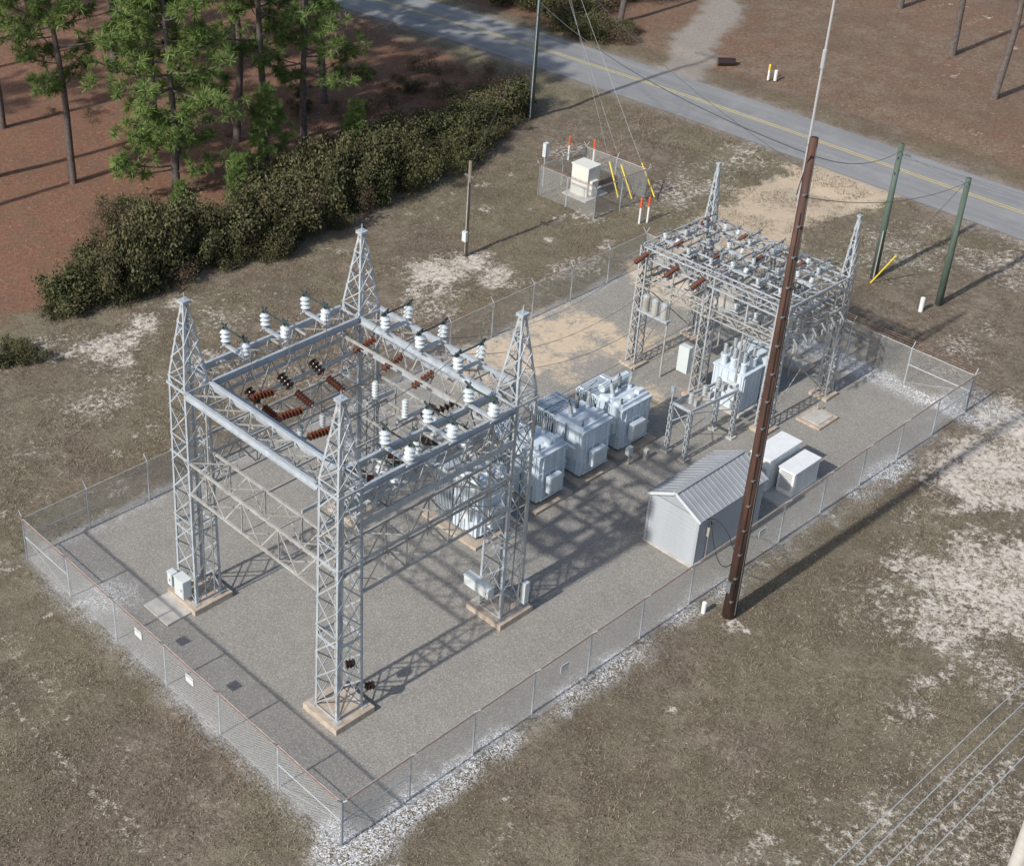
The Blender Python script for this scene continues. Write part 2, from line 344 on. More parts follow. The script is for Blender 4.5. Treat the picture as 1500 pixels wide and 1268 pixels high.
def boxtruss(mb,p,q,wd,z0,z1,pitch,ch,br,mat='galvw',mc='galvw',x=False):
    p=Vector((p[0],p[1],0));q=Vector((q[0],q[1],0)); d=(q-p);ln=d.length;d.normalize();s=Vector((-d.y,d.x,0))*wd/2
    U=Vector((0,0,1))
    C={}
    for i,(sg,z) in enumerate(((-1,z0),(1,z0),(1,z1),(-1,z1))):
        C[i]=(p+s*sg+U*z,q+s*sg+U*z); mb.bar(C[i][0],C[i][1],ch,ch,mc)
    n=max(2,round(ln/pitch))
    for k in range(4):
        A_,B_=C[k],C[(k+1)%4]
        for i in range(n):
            t0,t1=i/n,(i+1)/n; a0=A_[0].lerp(A_[1],t0);b0=B_[0].lerp(B_[1],t0);a1=A_[0].lerp(A_[1],t1);b1=B_[0].lerp(B_[1],t1)
            if i%2 or x: mb.bar(a0,b1,br,.035,mat)
            if not i%2 or x: mb.bar(b0,a1,br,.02,mat)
            if i%2==0: mb.bar(a0,b0,br*.8,.03,mat)
TX0,TX1,TY0,TY1=3.97,12.36,4.7,13.08
S_=empty('substation_gantry')
T=[(TX0,TY1),(TX0,TY0),(TX1,TY0),(TX1,TY1)]
for i,(x,y) in enumerate(T):
    mb=MB()
    mb.box(x-.92,y-.92,0,x+.92,y+.92,.26,'conc'); 
    lattice(mb,(x,y),.28,10.3,.62,.52,8,.115,.05)
    lattice(mb,(x,y),10.3,13.3,.52,.10,4,.10,.05)
    mb.box(x-.17,y-.17,13.3,x+.17,y+.17,13.42,'galv'); mb.cyl((x,y,13.42),(x,y,13.7),.02,n=6)
    for sx in(-1,1):
        for sy in(-1,1): mb.box(x+sx*.62-.14,y+sy*.62-.14,.26,x+sx*.62+.14,y+sy*.62+.14,.29,'galvw')
    for z in (3.6,7.0,10.0): 
        for sx,sy,ex,ey in ((-1,-1,1,-1),(1,-1,1,1),(1,1,-1,1),(-1,1,-1,-1)): mb.bar((x+sx*.57,y+sy*.57,z),(x+ex*.57,y+ey*.57,z),.09,.04,'galv')
    for k in range(22):
        z=.8+k*.42; mb.bar((x-.66,y-.58,z),(x-.8,y-.58,z),.02,.02,'galvw')
    mb.build('tower_leg_%d'%i,S_)
def girder(mb,p,q,wd,z,dep=.27,n=6,mat='galv'):
    p=Vector((*p,z));q=Vector((*q,z));d=(q-p).normalized();s=Vector((-d.y,d.x,0))*wd/2
    for sg in(-1,1):
        a,b=p+s*sg,q+s*sg; mb.bar(a,b,dep,.03,mat)
        for dz in(-dep/2,dep/2): mb.bar(a+Vector((0,0,dz))+s*sg*.08,b+Vector((0,0,dz))+s*sg*.08,.02,.12,mat)
    for i in range(n):
        t0,t1=(i+.05)/n,(i+.95)/n
        mb.bar((p-s).lerp(q-s,t0),(p+s).lerp(q+s,t0),.08,.05,'galvw')
        mb.bar((p-s).lerp(q-s,t0),(p+s).lerp(q+s,t1),.05,.04,'galvw')
        mb.bar((p+s).lerp(q+s,t0),(p-s).lerp(q-s,t1),.05,.03,'galvw')
mb=MB()
e=.55
sides=[((TX0,TY0+e),(TX0,TY1-e)),((TX0+e,TY0),(TX1-e,TY0)),((TX1,TY0+e),(TX1,TY1-e)),((TX0+e,TY1),(TX1-e,TY1))]
for p,q in sides:
    girder(mb,p,q,1.05,9.95)
    boxtruss(mb,p,q,1.08,5.55,6.95,1.05,.085,.055,'galvw','galvw')
mb.build('box_girders',S_)
mb=MB()
for y in (TY0+.55,TY0-.5): mb.bar((TX0+.5,y,8.45),(TX1-.5,y,8.45),.25,.05,'galv'); 
for y in (TY1-.6,TY1+.5): mb.bar((TX0+.5,y,8.6),(TX1-.5,y,8.6),.16,.05,'galv')
for x in (TX1-.6,TX1+.5): mb.bar((x,TY0+.5,8.7),(x,TY1-.5,8.7),.16,.05,'galv')
mb.bar((TX0+.55,TY0+.5,9.0),(TX0+.55,TY1-.5,9.0),.12,.05,'galv')
mb.bar((5.3,TY0,9.35),(5.3,TY1,9.35),.14,.10,'galv'); mb.bar((11.0,TY0,9.5),(11.0,TY1,9.5),.1,.08,'galvw')
for i in range(7):
    t=TX0+.8+i*1.05
    for y,z in((TY0+.5,8.45),(TY0-.5,8.45),(TY1-.5,8.6),(TY1+.5,8.6)): mb.bar((t,y,z),(t+.55,y,9.8),.05,.03,'galvw'); mb.bar((t+1.05,y,z),(t+.55,y,9.8),.05,.03,'galvw')
    t=TY0+.8+i*1.05
    for x,z in((TX1-.5,8.7),(TX1+.5,8.7),(TX0+.5,9.0)): mb.bar((x,t,z),(x,t+.55,9.8),.05,.03,'galvw'); mb.bar((x,t+1.05,z),(x,t+.55,9.8),.05,.03,'galvw')
for y in (6.2,7.3): mb.bar((TX0+.5,y,7.2),(TX1-.5,y,7.2),.15,.06,'galv')
for y in (9.2,10.9): mb.bar((TX0+.5,y,7.0),(TX1-.5,y,7.0),.09,.06,'galvw')
for i in range(8):
    t=TX0+.7+i*1.0
    mb.bar((t,6.2,7.2),(t+.5,7.3,7.2),.04,.05,'galvw'); mb.bar((t+1,6.2,7.2),(t+.5,7.3,7.2),.04,.05,'galvw')
mb.build('support_beams',S_)
def switch(mb,x,y,z,ax,ln=1.15,ins='porc',sc=1.0,horn=True,cap='copper'):
    a=Vector((1,0,0)) if ax=='x' else Vector((0,1,0)); c=Vector((x,y,z)); U=Vector((0,0,1))
    mb.bar(c-a*(ln/2+.15),c+a*(ln/2+.15),.10,.12,'galv')
    mb.bar(c-a*(ln/2+.15)-a.cross(U)*.25,c-a*(ln/2+.15)+a.cross(U)*.25,.06,.06,'galv'); mb.bar(c+a*(ln/2)-a.cross(U)*.25,c+a*(ln/2)+a.cross(U)*.25,.06,.06,'galv')
    tops=[]
    for s in(-.5,.5):
        b=c+a*s*ln+U*.05; t=b+a*s*.12+U*.62*sc
        mb.rings([b,b+U*.1,b+U*.12],[.09,.09,.15*sc],10,'galvw')
        mb.stack(b+U*.1,t,.20*sc,3,ins,.5,12); mb.cyl(t,t+U*.07,.08*sc,.06*sc,8,cap); tops.append(t+U*.08)
    mb.bar(tops[0],tops[1],.05,.04,cap)
    for t in tops:
        mb.bar(t-a*.18,t+a*.18+U*.12,.07*sc,.06*sc,cap); mb.bar(t-a.cross(U)*.12,t+a.cross(U)*.12+U*.1,.05,.04,cap)
    if horn:
        mb.cyl(tops[1],tops[1]+U*.55*sc-a*.15,.018,.01,5,'galvd'); mb.cyl(tops[0],tops[0]+U*.32*sc+a*.2,.015,.01,5,cap)
    return tops
mb=MB(); tp={}
for k,x in enumerate((6.4,8.3,10.3)): tp['b',k]=switch(mb,x,TY1+.35,10.2,'y')
for k,y in enumerate((10.9,9.0,7.0)): tp['r',k]=switch(mb,TX1-.1,y,10.2,'x')
for k,x in enumerate((6.4,8.4,10.4)): tp['f',k]=switch(mb,x,TY0-.1,10.2,'y')
for k,x in enumerate((6.6,8.3,10.0)): tp['l',k]=switch(mb,x,6.75,7.35,'y')
for k,x in enumerate((6.6,8.3,10.0)): switch(mb,x,5.2,8.7,'y',.7,horn=False)
for k,y in enumerate((10.9,9.2,7.6)):
    b=Vector((11.2,y,7.3)); mb.stack(b,b+Vector((0,0,.8)),.14,6,'porc',.6); mb.bar((10.8,y,7.25),(12.2,y,7.25),.1,.1,'galv')
    b=Vector((7.4+k*1.1,10.9,7.05)); mb.stack(b,b+Vector((0,0,.7)),.13,6,'porcd',.6)
mb.build('disconnect_switches',S_)
mb=MB()
def string(p,q,mat='brown',nd=7,r=.155,n=12): mb.stack(p,q,r,nd,mat,.3,n)
Yb=(11.8,10.15,8.5); Xb=(6.15,7.7,9.25)
for k,y in enumerate(Yb):
    mb.wire((TX1-.55,y,9.5),(11.95,y,9.35),0,.02); string((11.95,y,9.35),(10.85,y,9.15)); 
    mb.wire((5.3,y,9.3),(5.8,y,9.15),0,.02); string((5.8,y,9.15),(6.9,y,9.0))
    mb.wire((6.9,y,9.0),(10.85,y,9.15),.12,.022)
    mb.wire(tp['r',k][0],(10.85,y,9.15),.1,.015)
for k,x in enumerate(Xb):
    string((x,TY1-.65,9.1),(x,TY1-1.35,8.85),'dark',4,.2); string((x,11.45,8.8),(x,10.5,8.65))
    mb.wire((x,TY1-1.35,8.85),(x,11.45,8.8),0,.02); mb.wire((x,10.5,8.65),(x,6.3,8.65),.15,.022); string((x,6.3,8.65),(x,5.5,8.8),'dark' if k else 'brown',5,.18)
    mb.wire(tp['b',k][0],(x,11.45,8.8),.15,.015); mb.wire(tp['f',k][1],(x,6.3,8.65),.15,.015)
    mb.wire(tp['l',k][0],(x,9.5,8.5),.1,.015); mb.wire(tp['l',k][1],(x+.3,7.9,8.6),.05,.015)
string((10.7,7.1,8.8),(11.4,6.6,9.2),'dark',5,.2); string((11.0,8.0,8.0),(11.2,7.6,8.6),'dark',4,.2)
for (x,y,z) in ((TX0+.8,TY0-.5,1.0),(TX0+.3,TY0+.0,2.0)): mb.bar((TX0+.5,TY0-.1,z-.05),(x,y,z-.02),.06,.06,'galvd'); mb.stack((x,y,z),(x+.3,y-.2,z+.05),.2,3,'dark',.6)
mb.build('insulator_strings',S_)
mb=MB()
for (x,y,s) in ((TX0,TY1,-1),(TX1,TY0,1),(TX1,TY1,1)):
    mb.cyl((x+.2,y-.72,.5),(x+.2,y-.72,10),.035,n=8,mat='galvw'); mb.cyl((x-.2,y-.70,.5),(x-.2,y-.70,6.2),.025,n=8,mat='galvd')
mb.cyl((TX0-.1,TY0+.1,.4),(TX0-.1,TY0+.1,9.5),.035,n=8,mat='galvw')
def cabinet(x0,y0,z0,x1,y1,z1,mat='cab'):
    mb.box(x0,y0,z0,x1,y1,z1,mat); mb.box(x0-.03,y0-.03,z1,x1+.03,y1+.03,z1+.03,mat); mb.box(x0-.012,y0+.04,z0+.05,x0-.002,y1-.04,z1-.05,mat); mb.box(x0-.04,y0+.1,(z0+z1)/2-.06,x0-.012,y0+.13,(z0+z1)/2+.06,'galvd')
cabinet(2.95,12.75,.5,3.35,13.35,1.35); cabinet(2.95,13.5,.7,3.2,13.8,1.3)
cabinet(11.35,4.45,1.2,11.68,5.75,1.65); mb.box(12.75,3.8,.6,13.0,4.0,1.6,'cab')
mb.build('control_cabinets',S_,bevel=.012)
mb=MB(); mb.box(1.9,12.4,0,3.04,14.0,.08,'conc2'); mb.build('concrete_slab')
# ---------------------------------------------------------------- transformers
def transformer(x,y,sx,sy,h,var=0):
    P=empty('power_transformer'); mb=MB()
    mb.box(x-.35,y-.35,0,x+sx+.35,y+sy+.35,.14,'conc')
    ty1=y+min(sy*.55,1.7)
    mb.box(x+.05,y+.05,.14,x+sx-.05,y+sy-.1,.3,'galvd')
    mb.box(x,y,.3,x+sx,ty1,h-.25,'paint'); mb.box(x-.06,y-.06,h-.25,x+sx+.06,ty1+.06,h-.17,'paint')
    mb.box(x+.1,y+.1,h-.17,x+sx-.1,ty1-.05,h-.02,'paint')
    for z in (.95,1.7): mb.box(x-.035,y-.035,z,x+sx+.035,ty1,z+.09,'paint')
    for i in range(4):
        xx=x+sx*(.12+.25*i); mb.box(xx,y-.07,.32,xx+.05,y,h-.27,'paint')
    for i in range(3):
        yy=y+(ty1-y)*(.1+.38*i); mb.box(x-.07,yy,.32,x,yy+.05,h-.27,'paint')
    for b in range(2):
        bx0=x+.02+b*sx*.5; bw=sx*.45
        for k in range(2):
            zz=(.55,h-.5)[k]; mb.cyl((bx0+bw/2,ty1,zz),(bx0+bw/2,y+sy,zz),.06,n=8,mat='paint')
        nf=12
        for i in range(nf):
            yy=ty1+.15+(y+sy-ty1-.15)*i/(nf-1)
            mb.box(bx0,yy,.4,bx0+bw,yy+.03,h-.3,'paintd'); mb.box(bx0-.02,yy-.012,h-.42,bx0+bw+.02,yy+.042,h-.28,'paint')
    mb.box(x+.1,ty1+.1,h-.28,x+.16,y+sy,h-.22,'paint'); mb.box(x+sx*.8,ty1+.1,h-.28,x+sx*.8+.06,y+sy,h-.22,'paint')
    mb.box(x+sx*.25,y-.32,.75,x+sx*.7,y-.07,1.55,'paint'); mb.box(x+sx*.28,y-.335,.8,x+sx*.67,y-.322,1.5,'cab')
    mb.box(x-.24,y+.2,1.15,x-.07,y+.65,1.75,'cab')
    mb.cyl((x+.1,y-.12,.45),(x+sx-.1,y-.12,.45),.03,n=6,mat='paint'); mb.cyl((x-.12,y+.9,.3),(x-.12,y+.9,h-.1),.025,n=6,mat='galvd')
    for cx_,cy_ in ((x,y),(x+sx,y),(x,ty1),(x+sx,ty1)): mb.box(cx_-.06,cy_-.03,h-.5,cx_+.06,cy_+.03,h-.3,'paint')
    if var==1:
        mb.cyl((x+.1,ty1-.1,h+.3),(x+sx-.1,ty1-.1,h+.3),.2,n=16,mat='paint'); mb.box(x+.3,ty1-.15,h-.1,x+.4,ty1-.05,h+.2,'paint'); mb.box(x+sx-.4,ty1-.15,h-.1,x+sx-.3,ty1-.05,h+.2,'paint')
    mb.cyl((x+sx*.5,y+.35,h-.05),(x+sx*.5,y+.35,h+.12),.16,n=14,mat='paint'); mb.box(x+sx*.7,y+.25,h-.03,x+sx*.9,y+.5,h+.14,'paint')
    mb.cyl((x+.2,y+.25,h-.05),(x+.2,y+.25,h+.25),.05,n=8,mat='galvd')
    top=[]
    for i in range(3):
        bx=x+sx*(.18+.3*i); by=y+(ty1-y)*(.7 if i%2 else .62)
        mb.cyl((bx,by,h-.03),(bx,by,h+.16),.11,n=12,mat='paint')
        d=Vector(((i-1)*.12,.06,.62)); mb.stack((bx,by,h+.15),Vector((bx,by,h+.15))+d,.11,6,'porcd' if i!=1 else 'galvd',.5); e_=Vector((bx,by,h+.15))+d; mb.cyl(e_,e_+d*.2,.03,n=6,mat='copper'); top.append(e_+d*.2)
    mb.build('tank',P,bevel=.012); return top
tt=[]
for (x,y,sx,sy,h,v) in ((14.6,8.2,1.95,2.5,3.0,0),(18.3,8.2,1.7,3.1,2.85,0),(21.2,8.3,1.85,3.1,2.8,0),(24.1,8.5,2.0,2.7,2.6,1)): tt.append(transformer(x,y,sx,sy,h,v))
mb=MB(); mb.cyl((23.9,7.7,0),(23.9,7.7,.9),.05,mat='galvw'); mb.box(23.7,7.6,.6,24.0,7.8,1.0,'cab'); mb.box(24.8,7.4,0,25.0,7.6,.5,'conc2'); mb.build('valve_stand')
P=empty('distribution_transformer'); mb=MB()
x,y=31.0,6.9
mb.box(x-.2,y-.2,0,x+3.0,y+2.3,.15,'conc2'); mb.box(x,y,.15,x+1.5,y+1.7,2.1,'paint'); mb.box(x-.05,y-.05,2.1,x+1.55,y+1.75,2.18,'paint')
for i in range(4): mb.box(x+.1+i*.4,y-.04,.2,x+.15+i*.4,y,2.08,'paint')
for i in range(5): mb.box(x-.04,y+.1+i*.37,.2,x,y+.15+i*.37,2.08,'paint')
mb.box(x-.25,y+.2,.8,x-.04,y+.75,1.7,'cab')
for i in range(14): mb.box(x+1.62+i*.1,y-.1,.4,x+1.64+i*.1,y+1.8,2.5,'paintd')
mb.box(x+1.5,y+.3,1.4,x+1.62,y+1.3,1.6,'paint'); mb.box(x+1.6,y+.75,2.5,x+3.0,y+.85,2.56,'paint')
for i in range(3):
    for j in range(2):
        bx=x+.3+j*.75;by=y+.3+i*.55; mb.cyl((bx,by,2.15),(bx,by,2.65),.17,.16,14,'paint'); mb.cyl((bx,by,2.65),(bx,by,2.7),.2,.17,14,'paint')
        mb.stack((bx,by,2.7),(bx,by,3.25),.11,5,'porcd',.55)
mb.build('tank',P,bevel=.012)
# ---------------------------------------------------------------- distribution rack
R_=empty('distribution_rack')
mb=MB(); cols=[(30.95,13.2),(30.95,9.3),(30.95,5.45),(35.6,13.0),(35.65,9.2),(35.7,5.3)]
for i,(x,y) in enumerate(cols):
    mb.box(x-.5,y-.5,0,x+.5,y+.5,.16,'conc'); lattice(mb,(x,y),.16,6.6,.30,.24,9,.08,.04,'galv','galvw')
    if i in(3,5): lattice(mb,(x,y),6.6,9.55,.24,.06,5,.08,.04); mb.box(x-.1,y-.1,9.55,x+.1,y+.1,9.62,'galv')
mb.build('columns',R_)
mb=MB()
for p,q in (((30.95,13.2),(30.95,5.45)),((35.65,13.0),(35.65,5.3)),((30.95,13.2),(35.6,13.1)),((30.95,5.4),(35.7,5.3)),((30.95,9.3),(35.65,9.2))):
    boxtruss(mb,p,q,.45,6.05,6.6,.62,.06,.035,'galvw','galv')
for p,q in (((30.95,13.2),(30.95,5.45)),((35.65,13.0),(35.65,5.3)),((30.95,13.2),(35.6,13.1)),((30.95,5.4),(35.7,5.3))):
    boxtruss(mb,p,q,.4,4.5,4.95,.7,.055,.035,'galvw','galvw')
for y in (11.9,10.6,8.1,6.7): mb.bar((30.95,y,6.3),(35.65,y,6.3),.14,.07,'galvw'); mb.bar((30.95,y,4.75),(35.65,y,4.75),.12,.06,'galvw')
for x in (32.1,33.3,34.5): mb.bar((x,5.4,6.62),(x,13.1,6.62),.08,.05,'galv')
for x in (30.95,35.65):
    for y in (11.5,7.3): mb.cyl((x,y,0),(x,y,6),.05,mat='galvw')
for y in(13.2,5.4): mb.bar((30.95,y,.3),(35.65,y,4.5),.05,.02,'galvw'); mb.bar((35.65,y,.3),(30.95,y,4.5),.05,.02,'galvw')
mb.build('rack_beams',R_)
mb=MB(); tops=[]
for i,y in enumerate((12.5,11.2,9.9,8.6,7.3,6.1)):
    for j,x in enumerate((31.8,33.3,34.8)):
        tops.append(switch(mb,x,y,6.72,'x' if (i+j)%3 else 'y',.7,'porcd' if (i+j)%3 else 'porc',sc=.55,horn=(i+j)%2==0,cap='galvd')); 
for i,y in enumerate((12.3,10.9,9.9,8.3,7.2,6.1)):
    for j,x in enumerate((31.9,33.4,34.7)):
        switch(mb,x,y,4.9,'x',.6,'porcd',sc=.6,horn=False,cap='galvd')
for t in range(len(tops)-1):
    a,b=tops[t][1],tops[t+1][0]
    if abs(a.y-b.y)<.5: mb.wire(a,b,.05,.014)
for t in range(0,len(tops)-3): mb.wire(tops[t][0],tops[t+3][1],.12,.012)
for j in range(3):
    for i in range(6): mb.cyl((31.6+j*1.5,12.2-i*1.25,5.1),(31.7+j*1.5,12.3-i*1.25,6.7),.014,n=4,mat='wire')
mb.build('rack_switches',R_)
mb=MB()
for i,y in enumerate((12.9,11.1,9.6)):
    mb.stack((30.6,y,6.4),(29.6,y-.05,6.25),.14,7,'brown',.3)
    p=(29.6,y-.05,6.25); mb.wire(p,(TX1+.7,Yb[i]-.4,9.3),1.5,.012,'wire',20)
for i,(x,y) in enumerate(((34.9,12.6),(34.9,10.4),(32,12.0),(32.2,10.0),(33.6,8.6),(34.6,7.0))):
    mb.stack((x,y,6.95),(x-.65,y,6.9),.10,6,'brown',.3)
for j in range(6):
    y=5.0; x=31.4+j*.75; mb.stack((x,y,4.9),(x+.05,y-.3,4.5),.07,5,'porcd',.5); mb.cyl((x,y-.1,4.2),(x,y-.1,4.6),.04,mat='porcd'); mb.wire((x,y-.3,4.4),(x,y-.2,6.5),0,.012)
for k in range(3):
    y=12.4-k*.55; mb.cyl((30.3,y,3.6),(30.3,y,4.4),.18,n=14,mat='galvw'); mb.cyl((30.3,y,4.4),(30.3,y,4.5),.2,.1,14,'porcd')
mb.bar((30.3,12.8,3.55),(30.3,11,3.55),.1,.3,'galv'); mb.bar((30.3,12.6,3.5),(30.9,12.9,3.0),.06,.06,'galv')
mb.box(30.3,9.6,1.3,30.6,10.2,2.7,'cab'); mb.box(36.0,5.1,1.2,36.3,5.6,2.2,'cab')
for i in range(3):
    for j in range(2):
        mb.wire((31.3+j*.75,7.2+i*.55,3.25),(31.8+j*.8,6.9+i*.9,4.9),.0,.014)
mb.build('rack_fittings',R_)
mb=MB()
for i,t in enumerate(tt):
    for k,p in enumerate(t): mb.wire(p,(t[1].x+.3*k,9.2-.4*k,4.6),.1,.012)
for k in range(3): mb.wire((12.9,9.2-.4*k,4.9),(30.7,9.2-.4*k,4.7),.35,.013,'wire',24)
mb.build('bus_wires')
mb=MB()
ps=[(26.1,7.3),(26.1,6.3),(29.2,7.0),(29.2,6.0)]
for x,y in ps: mb.box(x-.2,y-.2,0,x+.2,y+.2,.1,'conc2'); lattice(mb,(x,y),.1,2.6,.09,.09,6,.05,.025)
for a,b in ((0,1),(2,3),(0,2),(1,3)): 
    mb.bar((*ps[a],2.6),(*ps[b],2.6),.14,.07,'galv'); mb.bar((*ps[a],1.6),(*ps[b],2.5),.04,.02,'galv'); mb.bar((*ps[b],1.6),(*ps[a],2.5),.04,.02,'galv')
for i in range(3):
    x=26.6+i*1.0; mb.stack((x,6.7,2.65),(x,6.7,3.2),.13,4,'porcd',.55); mb.box(x-.15,6.3,2.68,x+.15,6.45,3.0,'galvw')
mb.cyl((26.0,7.3,2.6),(26.0,7.3,3.4),.03,mat='galv'); mb.cyl((26.0,7.3,3.2),(26.0,7.3,3.5),.1,mat='porcd')
mb.build('equipment_stand')
# ---------------------------------------------------------------- shed
P=empty('metal_shed')
x0,x1,y0,y1,h,rz=20.2,24.5,1.3,3.75,2.5,3.15
ym=(y0+y1)/2
mb=MB(); mb.box(x0-.08,y0-.08,0,x1+.08,y1+.08,.1,'conc2')
mb.box(x0+.04,y0+.04,.1,x1-.04,y1-.04,h,'sidingd')
nl=11
for i in range(nl):
    z0=.1+(h-.1)*i/nl; z1=.1+(h-.1)*(i+1)/nl-.035
    for (ax,cst,sg,a,b) in (('x',x0,-1,y0,y1),('x',x1,1,y0,y1),('y',y0,-1,x0,x1),('y',y1,1,x0,x1)):
        t=.038
        if ax=='x': c=[(cst+sg*.035,a,z0),(cst+sg*.035,b,z0),(cst-sg*t,b,z0),(cst-sg*t,a,z0),(cst,a,z1),(cst,b,z1),(cst-sg*t,b,z1),(cst-sg*t,a,z1)]
        else: c=[(a,cst+sg*.035,z0),(b,cst+sg*.035,z0),(b,cst-sg*t,z0),(a,cst-sg*t,z0),(a,cst,z1),(b,cst,z1),(b,cst-sg*t,z1),(a,cst-sg*t,z1)]
        mb.hexa(c,'siding')
for cx_,cy_ in((x0,y0),(x1,y0),(x0,y1),(x1,y1)): mb.box(cx_-.055,cy_-.055,.1,cx_+.055,cy_+.055,h,'siding')
for xx in(x0+.01,x1-.05):
    k=len(mb.v); mb.v+=[(xx,y0,h),(xx,y1,h),(xx,ym,rz-.03),(xx+.04,y0,h),(xx+.04,y1,h),(xx+.04,ym,rz-.03)]; i=mb.mi('siding')
    for f in((0,2,1),(3,4,5),(0,1,4,3),(1,2,5,4),(2,0,3,5)): mb.f.append(tuple(k+j for j in f)); mb.m.append(i)
mb.build('walls',P)
mb=MB(); ov=.14; sl=(rz-h)/(ym-y0)
for sg,ye in((-1,y0-ov),(1,y1+ov)):
    ze=h-ov*sl; xa,xb=x0-.12,x1+.12
    mb.hexa([(xa,ye,ze-.03),(xb,ye,ze-.03),(xb,ym,rz-.03),(xa,ym,rz-.03),(xa,ye,ze+.02),(xb,ye,ze+.02),(xb,ym,rz+.02),(xa,ym,rz+.02)],'roof')
    n=16
    for i in range(n+1):
        x=xa+.02+(xb-xa-.04)*i/n; mb.bar((x,ye,ze+.035),(x,ym,rz+.035),.03,.04,'roof')
    mb.bar((xa,ye,ze-.01),(xb,ye,ze-.01),.1,.03,'roof'); 
mb.bar((x0-.13,ym,rz+.045),(x1+.13,ym,rz+.045),.04,.22,'roof')
for xx in(x0-.13,x1+.13):
    for ye in(y0-ov,y1+ov): mb.bar((xx,ye,h-ov*sl-.02),(xx,ym,rz-.02),.12,.03,'cab')
mb.build('roof',P)
mb=MB(); mb.box(x1+.04,2.0,.12,x1+.07,2.95,2.1,'cab'); mb.box(x1+.07,2.1,1.1,x1+.10,2.15,1.2,'galvd')
mb.cyl((20.9,y0-.06,.1),(20.9,y0-.06,2.2),.03,n=8,mat='galvw'); mb.box(20.75,y0-.18,1.4,21.1,y0-.04,1.9,'galvw'); mb.build('door',P)
P=empty('equipment_cabinet'); mb=MB()
mb.box(26.4,1.2,0,29.4,3.5,.12,'conc2')
def ucab(x0,y0,x1,y1,h):
    mb.box(x0,y0,.14,x1,y1,h,'white'); mb.box(x0-.04,y0-.04,h,x1+.04,y1+.04,h+.05,'white')
    for i in range(9): mb.box(x0-.012,y0+.12,.4+i*.1,x0-.002,y1-.12,.44+i*.1,'galvd')
    for k in range(3): 
        xx=x0+(x1-x0)*(.05+.32*k); mb.box(xx,y0-.014,.25,xx+(x1-x0)*.27,y0-.002,h-.15,'cab')
ucab(26.7,2.35,29.0,3.35,1.75); ucab(27.2,1.35,29.1,2.15,1.35); mb.box(27.5,2.15,.3,28.6,2.35,1.0,'galvw')
mb.build('cabinets',P,bevel=.015)
mb=MB()
for (a,b,c,d_) in((32.8,3.6,34.4,4.9),(36.4,7.0,37.6,8.3)):
    mb.box(a,b,0,c,d_,.12,'conc'); mb.box(a+.2,b+.2,.12,c-.2,d_-.2,.16,'conc2'); mb.cyl((c-.3,d_-.3,.12),(c-.3,d_-.3,.5),.04,mat='galvw')
mb.build('concrete_pad',bevel=.01)
# ---------------------------------------------------------------- fences
def fence(name,pts,h,nsp,arms=True,rail='rust',pr=.035,out=1):
    P=empty(name); mb=MB(); fb=MB(); cen=Vector((sum(p[0] for p in pts)/len(pts),sum(p[1] for p in pts)/len(pts),0))
    m=len(pts)
    for k in range(m):
        a=Vector((*pts[k],0));b=Vector((*pts[(k+1)%m],0)); d=(b-a).normalized(); nrm=Vector((d.y,-d.x,0))
        if nrm.dot((a+b)/2-cen)<0: nrm=-nrm
        n=nsp[k]; U=Vector((0,0,1))
        i=fb.mi('chain'); q=len(fb.v); fb.v+=[tuple(a+U*.04),tuple(b+U*.04),tuple(b+U*h),tuple(a+U*h)]; fb.f.append((q,q+1,q+2,q+3)); fb.m.append(i)
        mb.cyl(a+U*h,b+U*h,.022,n=6,mat='galvw')
        if arms:
            arm=nrm*.24*out+U*.28
            for f in(.35,.68,1.0): 
                prev=a+arm*f+U*h
                for s in range(n):
                    nx_=a.lerp(b,(s+1)/n)+arm*f+U*h; mb.wire(prev,nx_,.02,.010,rail,2); prev=nx_
                if f>.9:
                    ln=(b-a).length
                    for s in range(int(ln/.4)):
                        for g_ in(.35,.68,1.0):
                            c_=a+d*(s*.4+.1*g_)+arm*g_+U*(h-.01); mb.bar(c_-U*.03,c_+U*.03+d*.02,.012,.012,rail)
        for s in range(n+1):
            p=a.lerp(b,s/n); r=pr*1.3 if s in(0,n) else pr
            mb.cyl(p,p+U*(h+.03),r,n=8,mat='galv')
            if arms: mb.bar(p+U*h,p+U*h+arm,.05,.02,'galv')
            if s==0 and n>3:
                p1=a.lerp(b,1/n); mb.cyl(p+U*h*.55,p1+U*h*.55,.02,n=6,mat='galv'); mb.bar(p+U*h*.55,p1+U*.1,.015,.015,'galv')
                p0=a.lerp(b,(n-1)/n); mb.cyl(b+U*h*.55,p0+U*h*.55,.02,n=6,mat='galv'); mb.bar(b+U*h*.55,p0+U*.1,.015,.015,'galv')
    mb.build('posts',P); fb.build('chain_link',P); return P
fence('chain_link_fence',[(0,0),(L,0),(L,W),(0,W)],2.02,[13,6,13,6])
fence('chain_link_fence',[(42.1,25.3),(46.6,25.1),(46.4,29.8),(42.0,29.7)],1.95,[2,2,2,2],arms=True)
def sign(p,d,nm='warning_sign'):
    mb=MB(); x,y,z=p
    if d=='x': mb.box(x-.22,y-.06,z-.17,x+.22,y-.045,z+.17,'white'); mb.box(x-.2,y-.064,z+.06,x+.2,y-.061,z+.14,'galvw'); mb.box(x-.17,y-.064,z-.1,x+.17,y-.061,z-.07,'galvw')
    else: mb.box(x-.06,y-.22,z-.17,x-.045,y+.22,z+.17,'white'); mb.box(x-.064,y-.2,z+.06,x-.061,y+.2,z+.14,'galvw'); mb.box(x-.064,y-.17,z-.1,x-.061,y+.17,z-.07,'galvw')
    mb.build(nm)
sign((0,11.4,1.45),'y');sign((0,8.2,1.45),'y');sign((10.7,0,1.3),'x');sign((22.8,0,1.3),'x')
